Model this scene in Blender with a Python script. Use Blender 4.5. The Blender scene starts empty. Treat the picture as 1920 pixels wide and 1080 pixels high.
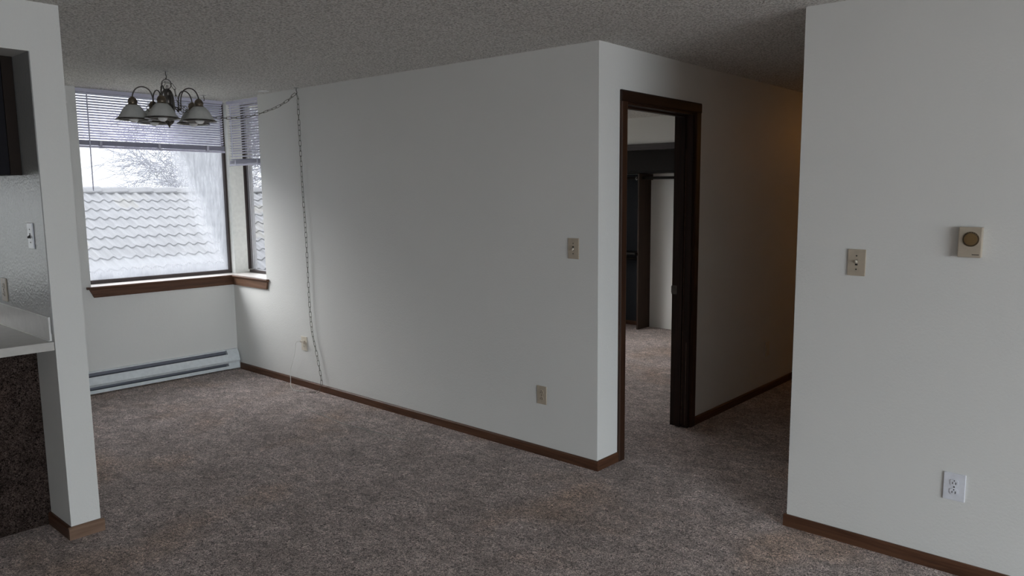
import bpy, bmesh, math, random
from mathutils import Vector, Matrix

random.seed(7)
SC = bpy.context.scene
COL = SC.collection

# ------------------------------------------------------------------ camera
cam_d = bpy.data.cameras.new('camera')
cam = bpy.data.objects.new('camera', cam_d)
COL.objects.link(cam)
SC.camera = cam
YAW, PITCH, ROLL, FPX = 0.8827, 0.1273, -0.0015, 1411.04
fw = Vector((-math.cos(YAW) * math.cos(PITCH), math.sin(YAW) * math.cos(PITCH), -math.sin(PITCH)))
rt = fw.cross(Vector((0, 0, 1))).normalized()
up = rt.cross(fw)
r2 = rt * math.cos(ROLL) + up * math.sin(ROLL)
u2 = up * math.cos(ROLL) - rt * math.sin(ROLL)
M = Matrix((r2, u2, -fw)).transposed().to_4x4()
M.translation = Vector((2.5317, -3.4083, 1.6134))
cam.matrix_world = M
cam_d.sensor_width = 36
cam_d.lens = 36 * FPX / 1920
cam_d.shift_x = -92.25 / 1920
cam_d.shift_y = 2.6 / 1920
cam_d.clip_start = 0.02
cam_d.clip_end = 200

# ------------------------------------------------------------------ light
SC.view_settings.view_transform = 'Standard'
SC.view_settings.look = 'None'
SC.view_settings.gamma = 1
SC.view_settings.exposure = 0.0
SC.view_settings.use_curve_mapping = False
SC.cycles.use_denoising = True
SC.cycles.max_bounces = 8
SC.cycles.diffuse_bounces = 5
SC.cycles.transparent_max_bounces = 12
SC.cycles.sample_clamp_indirect = 6
SC.cycles.caustics_reflective = False
SC.cycles.caustics_refractive = False

SKY_LOW, SKY_HIGH = 1.9, 12.0
w = bpy.data.worlds.new('overcast_sky')
SC.world = w
w.use_nodes = True
nt = w.node_tree
nt.nodes.clear()
wo = nt.nodes.new('ShaderNodeOutputWorld')
bg = nt.nodes.new('ShaderNodeBackground')
tc = nt.nodes.new('ShaderNodeTexCoord')
nz = nt.nodes.new('ShaderNodeTexNoise')
nz.inputs['Scale'].default_value = 2.5
nz.inputs['Detail'].default_value = 4
rp = nt.nodes.new('ShaderNodeValToRGB')
rp.color_ramp.elements[0].position = 0.3
rp.color_ramp.elements[0].color = (0.86, 0.90, 0.97, 1)
rp.color_ramp.elements[1].position = 0.7
rp.color_ramp.elements[1].color = (0.98, 0.99, 1.0, 1)
nt.links.new(tc.outputs['Generated'], nz.inputs['Vector'])
nt.links.new(nz.outputs['Fac'], rp.inputs['Fac'])
nt.links.new(rp.outputs['Color'], bg.inputs['Color'])
nt.links.new(bg.outputs['Background'], wo.inputs['Surface'])
# an overcast sky is brightest overhead
sx_ = nt.nodes.new('ShaderNodeSeparateXYZ')
nt.links.new(tc.outputs['Generated'], sx_.inputs[0])
mr = nt.nodes.new('ShaderNodeMapRange')
mr.inputs['From Min'].default_value = 0.02
mr.inputs['From Max'].default_value = 0.75
mr.inputs['To Min'].default_value = SKY_LOW
mr.inputs['To Max'].default_value = SKY_HIGH
nt.links.new(sx_.outputs[2], mr.inputs['Value'])
nt.links.new(mr.outputs[0], bg.inputs['Strength'])


def area(name, loc, rot, sx, sy, power, color, spread=math.pi):
    d = bpy.data.lights.new(name, 'AREA')
    d.shape = 'RECTANGLE'
    d.size, d.size_y = sx, sy
    d.energy = power
    d.color = color
    d.spread = spread
    o = bpy.data.objects.new(name, d)
    COL.objects.link(o)
    o.location = loc
    o.rotation_euler = rot
    return o


R90 = math.pi / 2
# daylight entering through the living-room window (behind the camera, in the right-hand side wall)
area('living_window_daylight', (8.95, -3.4, 1.14), (0, R90, 0), 2.0, 4.8, 85, (0.88, 0.95, 1.0))
# added area panel outside that window, imitating a brighter part of the sky
area('added_sky_panel', (13.5, -7.4, 3.2), (0, R90 - math.radians(12), -math.radians(28)), 4.2, 9.0, 2000, (0.78, 0.905, 1.0))
# the sun behind the overcast: a broad soft glow from beyond the dining window
sun_d = bpy.data.lights.new('veiled_sun', 'SUN')
sun_d.energy = 5.5
sun_d.angle = math.radians(45)
sun_d.color = (1.0, 0.985, 0.96)
sun_o = bpy.data.objects.new('veiled_sun', sun_d)
COL.objects.link(sun_o)
sun_dir = Vector((1.5, 1.0, -1.25))      # the way the light travels
sun_o.rotation_euler = sun_dir.to_track_quat('-Z', 'Y').to_euler()
# daylight entering through the kitchen window
area('kitchen_window_daylight', (-4.15, -3.35, 1.35), (0, -R90, 0), 0.8, 1.2, 2.5, (0.88, 0.94, 1.0))
# daylight entering through the bedroom window
area('bedroom_window_daylight', (-3.34, 2.2, 1.5), (0, -R90 + math.radians(30), 0), 1.2, 1.5, 6.0, (0.95, 0.97, 1.0)).rotation_euler.z = -math.radians(30)
# warm lamp at the far end of the hallway
pl = bpy.data.lights.new('hall_lamp_light', 'POINT')
pl.energy = 3.2
pl.color = (1.0, 0.44, 0.11)
pl.shadow_soft_size = 0.08
plo = bpy.data.objects.new('hall_lamp_light', pl)
COL.objects.link(plo)
plo.location = (0.6, 4.3, 2.2)


# ------------------------------------------------------------------ materials
def mat(name):
    m = bpy.data.materials.new(name)
    m.use_nodes = True
    n = m.node_tree
    return m, n, n.nodes['Principled BSDF']


def node(n, t, **kw):
    x = n.nodes.new(t)
    for k, v in kw.items():
        if k in x.inputs:
            x.inputs[k].default_value = v
        else:
            setattr(x, k, v)
    return x


def ramp(n, src, stops):
    r = n.nodes.new('ShaderNodeValToRGB')
    e = r.color_ramp.elements
    while len(e) < len(stops):
        e.new(0.5)
    for i, (p, c) in enumerate(stops):
        e[i].position = p
        e[i].color = (*c, 1) if len(c) == 3 else c
    n.links.new(src, r.inputs['Fac'])
    return r


def coords(n, scale=(1, 1, 1), rot=(0, 0, 0)):
    t = n.nodes.new('ShaderNodeTexCoord')
    mp = n.nodes.new('ShaderNodeMapping')
    mp.inputs['Scale'].default_value = scale
    mp.inputs['Rotation'].default_value = rot
    n.links.new(t.outputs['Object'], mp.inputs['Vector'])
    return mp.outputs['Vector']


def noise(n, vec, scale, detail=2.0, rough=0.5, dist=0.0):
    x = n.nodes.new('ShaderNodeTexNoise')
    x.inputs['Scale'].default_value = scale
    x.inputs['Detail'].default_value = detail
    x.inputs['Roughness'].default_value = rough
    x.inputs['Distortion'].default_value = dist
    n.links.new(vec, x.inputs['Vector'])
    return x.outputs['Fac']


def bump(n, b, h, strength, dist, prev=None):
    x = n.nodes.new('ShaderNodeBump')
    x.inputs['Strength'].default_value = strength
    x.inputs['Distance'].default_value = dist
    n.links.new(h, x.inputs['Height'])
    if prev is not None:
        n.links.new(prev, x.inputs['Normal'])
    n.links.new(x.outputs['Normal'], b.inputs['Normal'])
    return x.outputs['Normal']


def mixc(n, f, a, b, blend='MIX'):
    x = n.nodes.new('ShaderNodeMix')
    x.data_type = 'RGBA'
    x.blend_type = blend
    for s, v in ((0, f), (6, a), (7, b)):
        if isinstance(v, (int, float)):
            x.inputs[s].default_value = v
        elif isinstance(v, tuple):
            x.inputs[s].default_value = (*v, 1)
        else:
            n.links.new(v, x.inputs[s])
    return x.outputs[2]


def math_n(n, op, a, b=None):
    x = n.nodes.new('ShaderNodeMath')
    x.operation = op
    for i, v in enumerate((a, b)):
        if v is None:
            continue
        if isinstance(v, (int, float)):
            x.inputs[i].default_value = v
        else:
            n.links.new(v, x.inputs[i])
    return x.outputs[0]


def wall_mat(name, col, rough=0.55, texture=1.0):
    m, n, b = mat(name)
    v = coords(n)
    big = noise(n, v, 1.3, 3)
    c = ramp(n, big, [(0.3, tuple(x * 0.97 for x in col)), (0.7, col)])
    n.links.new(c.outputs['Color'], b.inputs['Base Color'])
    b.inputs['Roughness'].default_value = rough
    b.inputs['Specular IOR Level'].default_value = 0.3
    h1 = noise(n, v, 85, 2, 0.5, 0.4)
    h2 = ramp(n, h1, [(0.35, (0, 0, 0)), (0.72, (1, 1, 1))])
    h3 = noise(n, v, 16, 3)
    h = math_n(n, 'ADD', math_n(n, 'MULTIPLY', h2.outputs['Color'], 0.5), math_n(n, 'MULTIPLY', h3, 1.2))
    bump(n, b, h, 0.42 * texture, 0.0020)
    return m


M_WALL = wall_mat('painted_drywall', (0.72, 0.715, 0.69))
M_GLOSSWALL_DIM = wall_mat('dimmed_semi_gloss_drywall', (0.30, 0.30, 0.295), 0.32, 1.6)  # same wall paint, darkened in colour for the weaker light on this wall

m, n, b = mat('popcorn_ceiling')
v = coords(n)
vo = n.nodes.new('ShaderNodeTexVoronoi')
vo.inputs['Scale'].default_value = 95
n.links.new(v, vo.inputs['Vector'])
nn = noise(n, v, 88, 3, 0.7)
h = math_n(n, 'SUBTRACT', nn, math_n(n, 'MULTIPLY', vo.outputs['Distance'], 0.6))
c = ramp(n, nn, [(0.38, (0.52, 0.505, 0.475)), (0.50, (0.86, 0.84, 0.80)), (0.60, (1.0, 0.985, 0.95))])
n.links.new(c.outputs['Color'], b.inputs['Base Color'])
b.inputs['Roughness'].default_value = 0.9
b.inputs['Specular IOR Level'].default_value = 0.1
bump(n, b, h, 1.0, 0.017)
M_CEIL = m

def carpet_mat(name, tone):
    m, n, b = mat(name)
    v = coords(n)
    fine = noise(n, v, 92, 3, 0.65, 1.8)
    mid = noise(n, coords(n, (1, 1.5, 1), (0, 0, 0.7)), 9, 6, 0.72, 0.9)
    big = noise(n, v, 2.4, 4, 0.6, 0.6)
    stn = noise(n, v, 1.15, 3, 0.55, 0.3)
    c1 = ramp(n, fine, [(0.38, (0.06, 0.042, 0.036)), (0.50, (0.48, 0.385, 0.35)), (0.62, (1.0, 0.87, 0.825))])
    c2 = mixc(n, 1.0, c1.outputs['Color'], ramp(n, mid, [(0.34, (0.66, 0.645, 0.63)), (0.5, (1.0, 0.99, 0.985)), (0.66, (1.38, 1.37, 1.37))]).outputs['Color'], 'MULTIPLY')
    c3 = mixc(n, 1.0, c2, ramp(n, big, [(0.34, (0.84, 0.83, 0.82)), (0.52, (1.0, 1.0, 1.0)), (0.70, (1.16, 1.16, 1.17))]).outputs['Color'], 'MULTIPLY')
    sm = ramp(n, stn, [(0.52, (0, 0, 0)), (0.68, (0.8, 0.8, 0.8))])
    c4 = mixc(n, sm.outputs['Color'], c3, mixc(n, 1.0, c3, (0.93, 0.80, 0.66), 'MULTIPLY'))
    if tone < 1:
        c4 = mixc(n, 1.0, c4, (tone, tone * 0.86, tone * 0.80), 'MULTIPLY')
    n.links.new(c4, b.inputs['Base Color'])
    b.inputs['Roughness'].default_value = 0.95
    b.inputs['Specular IOR Level'].default_value = 0.08
    b.inputs['Sheen Weight'].default_value = 0.28 if tone == 1 else 0.0
    b.inputs['Sheen Roughness'].default_value = 0.5
    hh = math_n(n, 'ADD', fine, math_n(n, 'MULTIPLY', mid, 0.8))
    bump(n, b, hh, 1.0, 0.014)
    return m


M_CARPET = carpet_mat('carpet_pile', 1.0)
M_CARPETSHADED = carpet_mat('shaded_carpet_cladding', 0.13)  # floor carpet darkened in colour for the shade under the counter


def wood_mat(name, dark, light, axis='x', rough=0.45):
    m, n, b = mat(name)
    sc = {'x': (1.5, 30, 30), 'y': (30, 1.5, 30), 'z': (30, 30, 1.5)}[axis]
    v = coords(n, sc)
    g = noise(n, v, 1.4, 5, 0.6, 1.2)
    c = ramp(n, g, [(0.3, dark), (0.7, light)])
    n.links.new(c.outputs['Color'], b.inputs['Base Color'])
    b.inputs['Roughness'].default_value = rough
    b.inputs['Specular IOR Level'].default_value = 0.28
    bump(n, b, g, 0.15, 0.002)
    return m


D1, D2 = (0.050, 0.020, 0.010), (0.135, 0.062, 0.034)
WOODY_DARK = wood_mat('stained_wood_dark', (0.012, 0.005, 0.003), (0.028, 0.012, 0.007), 'y')
WOODZ_DARK = wood_mat('stained_wood_jamb', (0.010, 0.0045, 0.003), (0.030, 0.013, 0.008), 'z', 0.6)
WOODX = wood_mat('stained_wood_x', D1, D2, 'x')
WOODY = wood_mat('stained_wood_y', D1, D2, 'y')
WOODZ = wood_mat('stained_wood_z', (0.022, 0.009, 0.005), (0.058, 0.026, 0.014), 'z')
WORNY = wood_mat('worn_wood_y', (0.13, 0.075, 0.048), (0.23, 0.145, 0.10), 'y')
CLOSETW = wood_mat('closet_wood', (0.022, 0.011, 0.006), (0.045, 0.024, 0.014), 'z', 0.6)


def plain(name, col, rough=0.5, metal=0.0, spec=0.5, var=0.06, scale=30, bmp=0.0):
    m, n, b = mat(name)
    v = coords(n)
    f = noise(n, v, scale, 3)
    c = ramp(n, f, [(0.3, tuple(x * (1 - var) for x in col)), (0.7, tuple(min(1, x * (1 + var)) for x in col))])
    n.links.new(c.outputs['Color'], b.inputs['Base Color'])
    b.inputs['Roughness'].default_value = rough
    b.inputs['Metallic'].default_value = metal
    b.inputs['Specular IOR Level'].default_value = spec
    if bmp:
        bump(n, b, f, bmp, 0.001)
    return m


M_CAB = plain('dark_cabinet', (0.011, 0.010, 0.013), 0.6, spec=0.12)
M_CABEDGE = plain('cabinet_edge', (0.018, 0.011, 0.008), 0.6, spec=0.15)
M_LAM = plain('laminate', (0.50, 0.48, 0.45), 0.4)
M_LAMEDGE = plain('laminate_edge_band', (0.75, 0.74, 0.71), 0.4)
M_ALMOND = plain('almond_plastic', (0.43, 0.365, 0.285), 0.45)
M_IVORY = plain('ivory_plastic', (0.66, 0.60, 0.50), 0.4)
M_WHITEP = plain('white_plastic', (0.72, 0.73, 0.78), 0.35)
M_SLOT = plain('dark_slot', (0.015, 0.012, 0.010), 0.6)
M_BRASS = plain('dull_brass_dial', (0.16, 0.10, 0.04), 0.4, spec=0.4)
M_DIALRING = plain('dark_bronze_ring', (0.07, 0.045, 0.02), 0.45)
M_STEEL = plain('steel', (0.45, 0.44, 0.42), 0.35, 0.9)
M_BRONZE = plain('antique_bronze', (0.10, 0.088, 0.08), 0.38, 0.75, var=0.25)
M_BRASSCAP = plain('aged_brass_cap', (0.20, 0.16, 0.12), 0.33, 0.8, var=0.25)
M_CHAIN = plain('chain_metal', (0.13, 0.12, 0.10), 0.4, 0.7, var=0.2)
M_HEAT = plain('heater_enamel', (0.70, 0.74, 0.76), 0.4)
M_HEATG = plain('heater_enamel_grey', (0.50, 0.53, 0.56), 0.45)
M_FIN = plain('heater_fins', (0.20, 0.21, 0.25), 0.45, 0.6)
M_FRAME = plain('bronze_window_frame', (0.050, 0.036, 0.034), 0.45, 0.3)
M_ALU = plain('grey_aluminium', (0.50, 0.50, 0.53), 0.45, 0.0)
M_SILL = plain('sill_top', (0.62, 0.58, 0.55), 0.35)
M_POST = plain('post_paint', (0.72, 0.72, 0.69), 0.5)
M_CORD = plain('white_cord', (0.66, 0.65, 0.62), 0.5)
M_BULB = plain('frosted_bulb', (0.78, 0.78, 0.77), 0.3)
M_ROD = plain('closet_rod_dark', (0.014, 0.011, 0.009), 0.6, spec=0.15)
M_SIDING = plain('siding', (0.40, 0.38, 0.34), 0.8)
M_GRASS = plain('lawn', (0.10, 0.13, 0.06), 0.9, var=0.3, scale=4)

# blinds: thin vinyl that lets a little light through
m, n, b = mat('vinyl_blind')
out = n.nodes['Material Output']
b.inputs['Base Color'].default_value = (0.70, 0.69, 0.80, 1)
b.inputs['Roughness'].default_value = 0.4
v = coords(n)
f = noise(n, v, 9, 2)
cr = ramp(n, f, [(0.3, (0.66, 0.65, 0.77)), (0.7, (0.73, 0.72, 0.82))])
n.links.new(cr.outputs['Color'], b.inputs['Base Color'])
tr = n.nodes.new('ShaderNodeBsdfTranslucent')
tr.inputs['Color'].default_value = (0.70, 0.68, 0.84, 1)
mx = n.nodes.new('ShaderNodeMixShader')
mx.inputs[0].default_value = 0.22
n.links.new(b.outputs[0], mx.inputs[1])
n.links.new(tr.outputs[0], mx.inputs[2])
n.links.new(mx.outputs[0], out.inputs['Surface'])
M_BLIND = m

# frosted lamp glass
m, n, b = mat('frosted_glass_shade')
out = n.nodes['Material Output']
b.inputs['Base Color'].default_value = (0.60, 0.60, 0.58, 1)
b.inputs['Roughness'].default_value = 0.35
v = coords(n)
f = noise(n, v, 25, 3)
cr = ramp(n, f, [(0.3, (0.50, 0.50, 0.48)), (0.7, (0.64, 0.64, 0.62))])
n.links.new(cr.outputs['Color'], b.inputs['Base Color'])
tr = n.nodes.new('ShaderNodeBsdfTranslucent')
tr.inputs['Color'].default_value = (0.80, 0.80, 0.78, 1)
mx = n.nodes.new('ShaderNodeMixShader')
mx.inputs[0].default_value = 0.30
n.links.new(b.outputs[0], mx.inputs[1])
n.links.new(tr.outputs[0], mx.inputs[2])
n.links.new(mx.outputs[0], out.inputs['Surface'])
M_SHADE = m


# window glass with condensation trapped in it
def glass_mat(name, fogged):
    m = bpy.data.materials.new(name)
    m.use_nodes = True
    n = m.node_tree
    n.nodes.clear()
    out = n.nodes.new('ShaderNodeOutputMaterial')
    tp = n.nodes.new('ShaderNodeBsdfTransparent')
    tp.inputs['Color'].default_value = (0.94, 0.95, 0.96, 1)
    gl = n.nodes.new('ShaderNodeBsdfGlossy')
    gl.inputs['Roughness'].default_value = 0.02
    base = n.nodes.new('ShaderNodeMixShader')
    base.inputs[0].default_value = 0.05
    n.links.new(tp.outputs[0], base.inputs[1])
    n.links.new(gl.outputs[0], base.inputs[2])
    fog = n.nodes.new('ShaderNodeBsdfTranslucent')
    fog.inputs['Color'].default_value = (0.265, 0.272, 0.29, 1)
    mx = n.nodes.new('ShaderNodeMixShader')
    n.links.new(base.outputs[0], mx.inputs[1])
    n.links.new(fog.outputs[0], mx.inputs[2])
    n.links.new(mx.outputs[0], out.inputs['Surface'])
    t = n.nodes.new('ShaderNodeTexCoord')
    sp = n.nodes.new('ShaderNodeSeparateXYZ')
    n.links.new(t.outputs['Object'], sp.inputs[0])
    Y, Z = sp.outputs[1], sp.outputs[2]
    if fogged:
        mp = n.nodes.new('ShaderNodeMapping')
        mp.inputs['Scale'].default_value = (1, 1, 0.16)
        n.links.new(t.outputs['Object'], mp.inputs['Vector'])
        streak = noise(n, mp.outputs['Vector'], 55, 4, 0.65)
        mp2 = n.nodes.new('ShaderNodeMapping')
        mp2.inputs['Scale'].default_value = (1, 1, 0.8)
        n.links.new(t.outputs['Object'], mp2.inputs['Vector'])
        blot = noise(n, mp2.outputs['Vector'], 7, 5, 0.6)
        # boundary runs from y=-0.34 at z=1.8 to y=-0.10 at z=1.15
        yb = math_n(n, 'MULTIPLY_ADD', Z, -0.34)
        yb.node.inputs[2].default_value = 0.27
        d = math_n(n, 'SUBTRACT', Y, yb)
        d = math_n(n, 'ADD', d, math_n(n, 'MULTIPLY', math_n(n, 'SUBTRACT', streak, 0.5), 0.16))
        d = math_n(n, 'ADD', d, math_n(n, 'MULTIPLY', math_n(n, 'SUBTRACT', blot, 0.5), 0.16))
        right = ramp(n, math_n(n, 'ADD', math_n(n, 'MULTIPLY', d, 3.2), 0.5), [(0.30, (0, 0, 0)), (0.95, (1, 1, 1))]).outputs['Color']
        zb = math_n(n, 'SUBTRACT', 1.02, Z)
        zb = math_n(n, 'ADD', zb, math_n(n, 'MULTIPLY', math_n(n, 'SUBTRACT', blot, 0.5), 0.16))
        bot = ramp(n, math_n(n, 'ADD', math_n(n, 'MULTIPLY', zb, 3.6), 0.5), [(0.15, (0, 0, 0)), (0.95, (1, 1, 1))]).outputs['Color']
        mk = math_n(n, 'MAXIMUM', right, bot)
        var = ramp(n, streak, [(0.35, (0.66, 0.66, 0.66)), (0.6, (0.86, 0.86, 0.86))]).outputs['Color']
        mk = math_n(n, 'MULTIPLY', mk, var)
        mk = math_n(n, 'MAXIMUM', mk, 0.10)
        n.links.new(mk, mx.inputs[0])
    else:
        mx.inputs[0].default_value = 0.12
    return m


M_GLASS1 = glass_mat('fogged_glass', True)
M_GLASS2 = glass_mat('clear_glass', False)

# roof tile
m, n, b = mat('concrete_tile')
v = coords(n)
t = n.nodes.new('ShaderNodeTexCoord')
sn = n.nodes.new('ShaderNodeVectorMath')
sn.operation = 'SNAP'
sn.inputs[1].default_value = (0.314, 0.30, 10)
n.links.new(t.outputs['Object'], sn.inputs[0])
wn = n.nodes.new('ShaderNodeTexWhiteNoise')
n.links.new(sn.outputs[0], wn.inputs['Vector'])
cc = ramp(n, wn.outputs['Value'], [(0.0, (0.043, 0.043, 0.046)), (0.85, (0.054, 0.054, 0.057)), (0.93, (0.055, 0.053, 0.049)), (1.0, (0.058, 0.054, 0.046))])
g = noise(n, v, 6, 5, 0.7)
c2 = mixc(n, 1.0, cc.outputs['Color'], ramp(n, g, [(0.3, (0.80, 0.80, 0.80)), (0.7, (1.1, 1.1, 1.1))]).outputs['Color'], 'MULTIPLY')
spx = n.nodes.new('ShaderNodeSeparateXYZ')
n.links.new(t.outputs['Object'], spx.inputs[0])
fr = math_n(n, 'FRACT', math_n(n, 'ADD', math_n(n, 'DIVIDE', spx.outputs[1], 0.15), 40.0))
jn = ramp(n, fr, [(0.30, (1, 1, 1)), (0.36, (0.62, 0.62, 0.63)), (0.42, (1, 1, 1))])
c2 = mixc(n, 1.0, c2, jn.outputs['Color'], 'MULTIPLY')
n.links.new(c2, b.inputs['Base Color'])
b.inputs['Roughness'].default_value = 0.85
bump(n, b, noise(n, v, 60, 3), 0.3, 0.004)
M_TILE = m
M_BARK = plain('grey_bark', (0.085, 0.085, 0.11), 0.9, var=0.2, scale=8)
M_BUSH = plain('distant_twigs', (0.26, 0.30, 0.36), 0.9, var=0.2, scale=3)


# ------------------------------------------------------------------ mesh helpers
class MB:
    def __init__(self):
        self.bm = bmesh.new()

    def box(self, a, b_, bev=0.0):
        t = bmesh.new()
        x0, y0, z0 = (min(a[i], b_[i]) for i in range(3))
        x1, y1, z1 = (max(a[i], b_[i]) for i in range(3))
        vs = [t.verts.new(p) for p in ((x0, y0, z0), (x1, y0, z0), (x1, y1, z0), (x0, y1, z0), (x0, y0, z1), (x1, y0, z1), (x1, y1, z1), (x0, y1, z1))]
        for f in ((0, 3, 2, 1), (4, 5, 6, 7), (0, 1, 5, 4), (1, 2, 6, 5), (2, 3, 7, 6), (3, 0, 4, 7)):
            t.faces.new([vs[i] for i in f])
        if bev:
            bmesh.ops.bevel(t, geom=list(t.edges), offset=bev, segments=2, affect='EDGES', profile=0.6)
        self._merge(t)
        return self

    def _merge(self, t):
        me = bpy.data.meshes.new('tmp')
        t.to_mesh(me)
        t.free()
        self.bm.from_mesh(me)
        bpy.data.meshes.remove(me)

    def prism(self, poly, axis, a, b_):
        """extrude a 2D polygon along an axis from a to b"""
        def P(p, s):
            if axis == 'y':
                return (p[0], s, p[1])
            if axis == 'x':
                return (s, p[0], p[1])
            return (p[0], p[1], s)
        lo = [self.bm.verts.new(P(p, a)) for p in poly]
        hi = [self.bm.verts.new(P(p, b_)) for p in poly]
        k = len(poly)
        self.bm.faces.new(lo)
        self.bm.faces.new(list(reversed(hi)))
        for i in range(k):
            j = (i + 1) % k
            self.bm.faces.new((lo[j], lo[i], hi[i], hi[j]))
        return self

    def tube(self, pts, r, sides=8, closed=False, cap=True):
        pts = [Vector(p) for p in pts]
        k = len(pts)
        rs = r if isinstance(r, (list, tuple)) else [r] * k
        rings = []
        prev_n = None
        for i, p in enumerate(pts):
            if closed:
                t = pts[(i + 1) % k] - pts[i - 1]
            else:
                t = pts[min(i + 1, k - 1)] - pts[max(i - 1, 0)]
            t.normalize()
            if prev_n is None:
                a = Vector((0, 0, 1)) if abs(t.z) < 0.9 else Vector((1, 0, 0))
                nn_ = t.cross(a).normalized()
            else:
                nn_ = (prev_n - t * prev_n.dot(t))
                if nn_.length < 1e-6:
                    nn_ = t.orthogonal()
                nn_.normalize()
            prev_n = nn_
            bb = t.cross(nn_)
            rings.append([self.bm.verts.new(p + (nn_ * math.cos(2 * math.pi * s / sides) + bb * math.sin(2 * math.pi * s / sides)) * rs[i]) for s in range(sides)])
        rng = range(k) if closed else range(k - 1)
        for i in rng:
            A, B = rings[i], rings[(i + 1) % k]
            for s in range(sides):
                s2 = (s + 1) % sides
                self.bm.faces.new((A[s], A[s2], B[s2], B[s]))
        if cap and not closed:
            self.bm.faces.new(list(reversed(rings[0])))
            self.bm.faces.new(rings[-1])
        return self

    def lathe(self, prof, seg=24, c=(0, 0, 0), caps=True):
        rings = []
        for (r, z) in prof:
            rings.append([self.bm.verts.new((c[0] + max(r, 1e-4) * math.cos(2 * math.pi * s / seg), c[1] + max(r, 1e-4) * math.sin(2 * math.pi * s / seg), c[2] + z)) for s in range(seg)])
        for A, B in zip(rings, rings[1:]):
            for s in range(seg):
                s2 = (s + 1) % seg
                self.bm.faces.new((A[s], A[s2], B[s2], B[s]))
        if caps:
            self.bm.faces.new(list(reversed(rings[0])))
            self.bm.faces.new(rings[-1])
        return self

    def disc_y(self, cx, cz, y0, y1, r, seg=24, rx=None):
        rx = rx or r
        poly = [(cx + rx * math.cos(2 * math.pi * s / seg), cz + r * math.sin(2 * math.pi * s / seg)) for s in range(seg)]
        return self.prism(poly, 'y', y0, y1)

    def build(self, name, m, parent=None, smooth=False, loc=None):
        bmesh.ops.recalc_face_normals(self.bm, faces=self.bm.faces)
        me = bpy.data.meshes.new(name)
        self.bm.to_mesh(me)
        self.bm.free()
        me.materials.append(m)
        if smooth:
            for p in me.polygons:
                p.use_smooth = True
        o = bpy.data.objects.new(name, me)
        COL.objects.link(o)
        if parent is not None:
            o.parent = parent
        if loc is not None:
            o.location = loc
        return o


def tag(o, label=None, cat=None, group=None, kind=None):
    if label:
        o['label'] = label
    if cat:
        o['category'] = cat
    if group:
        o['group'] = group
    if kind:
        o['kind'] = kind
    return o


def empty(name, loc=(0, 0, 0), rz=0.0):
    o = bpy.data.objects.new(name, None)
    o.empty_display_size = 0.1
    o.location = loc
    o.rotation_euler = (0, 0, rz)
    COL.objects.link(o)
    return o


def struct(name, mb, m, parent=None, smooth=False):
    o = mb.build(name, m, parent, smooth)
    if parent is None:
        o['kind'] = 'structure'
    return o


H = 2.44
WX = -4.181      # window wall, inner face
WT = 0.28        # its thickness
SZ = 0.872       # sill height
XR = 1.154       # hallway width
XP, YP, YP2 = -1.389, -2.27, -2.145
ZH = 2.228
CL_Y = 4.24

# ------------------------------------------------------------------ room shell
struct('floor', MB().box((-4.3, -6.2, -0.12), (9.2, 6.0, 0.0)), M_CARPET)
struct('ceiling', MB().box((-4.62, -6.2, H), (9.2, 6.0, H + 0.15)), M_CEIL)
# window wall: low wall under the window, the pier to its left, kitchen part
mb = MB()
mb.box((WX - WT, -2.2, -0.1), (WX, 0.40, SZ - 0.02))
mb.box((WX - WT, -2.2, SZ - 0.02), (WX, -1.178, H))
struct('wall_window', mb, M_WALL)
mb = MB()
mb.box((WX - WT, -6.1, -0.1), (WX, -4.0, H))
mb.box((WX - WT, -4.0, -0.1), (WX, -2.2, 0.93))
mb.box((WX - WT, -4.0, 1.78), (WX, -2.2, H))
mb.box((WX - WT, -2.72, 0.93), (WX, -2.2, 1.78))
struct('wall_kitchen_back', mb, M_WALL)
# long wall facing the camera: part under the side window, then full height
mb = MB()
mb.box((WX, 0.0, -0.1), (-3.60, 0.40, SZ - 0.02))
mb.box((-3.60, 0.0, -0.1), (0.0, 0.12, H))
mb.box((-3.60, 0.12, -0.1), (-3.50, 0.40, H))
struct('wall_center', mb, M_WALL)
# hall wall with the bedroom doorway
DY0, DY1, DZ = 0.245, 1.045, 2.14
mb = MB()
mb.box((-0.12, 0.12, -0.1), (0.0, DY0, H))
mb.box((-0.12, DY0, DZ), (0.0, DY1, H))
mb.box((-0.12, DY1, -0.1), (0.0, 5.2, H))
struct('wall_hall', mb, M_WALL)
mb = MB()
mb.box((XR, 0.0, -0.1), (9.15, 0.12, H))
mb.box((XR, 0.12, -0.1), (XR + 0.12, 5.2, H))
struct('wall_right', mb, M_WALL)
struct('wall_hall_end', MB().box((-0.12, 5.2, -0.1), (XR + 0.12, 5.32, H)), M_WALL)
# living-room side wall behind the camera, with its window opening
mb = MB()
mb.box((9.0, -6.1, -0.1), (9.15, -5.95, H))
mb.box((9.0, -0.95, -0.1), (9.15, 0.0, H))
mb.box((9.0, -5.95, 2.18), (9.15, -0.95, H))
mb.box((9.0, -5.95, -0.1), (9.15, -0.95, 0.1))
struct('wall_living_side', mb, M_WALL)
struct('wall_back', MB().box((-4.4, -6.2, -0.1), (9.15, -6.1, H)), M_WALL)
# wall between dining area and kitchen, ends in the white post
struct('wall_kitchen', MB().box((WX, YP, -0.1), (XP, YP2, H)), M_WALL)
struct('wall_kitchen_texture', MB().box((WX, YP - 0.004, 0.98), (XP - 0.0015, YP, ZH)), M_GLOSSWALL_DIM)
# header over the pass-through
struct('trim_header', MB().box((XP - 0.30, -4.4, ZH), (XP, YP - 0.0001, H)), M_WALL)
struct('wall_kitchen_front', MB().box((XP - 0.27, -6.1, -0.1), (XP, -4.4, H)), M_WALL)
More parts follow.
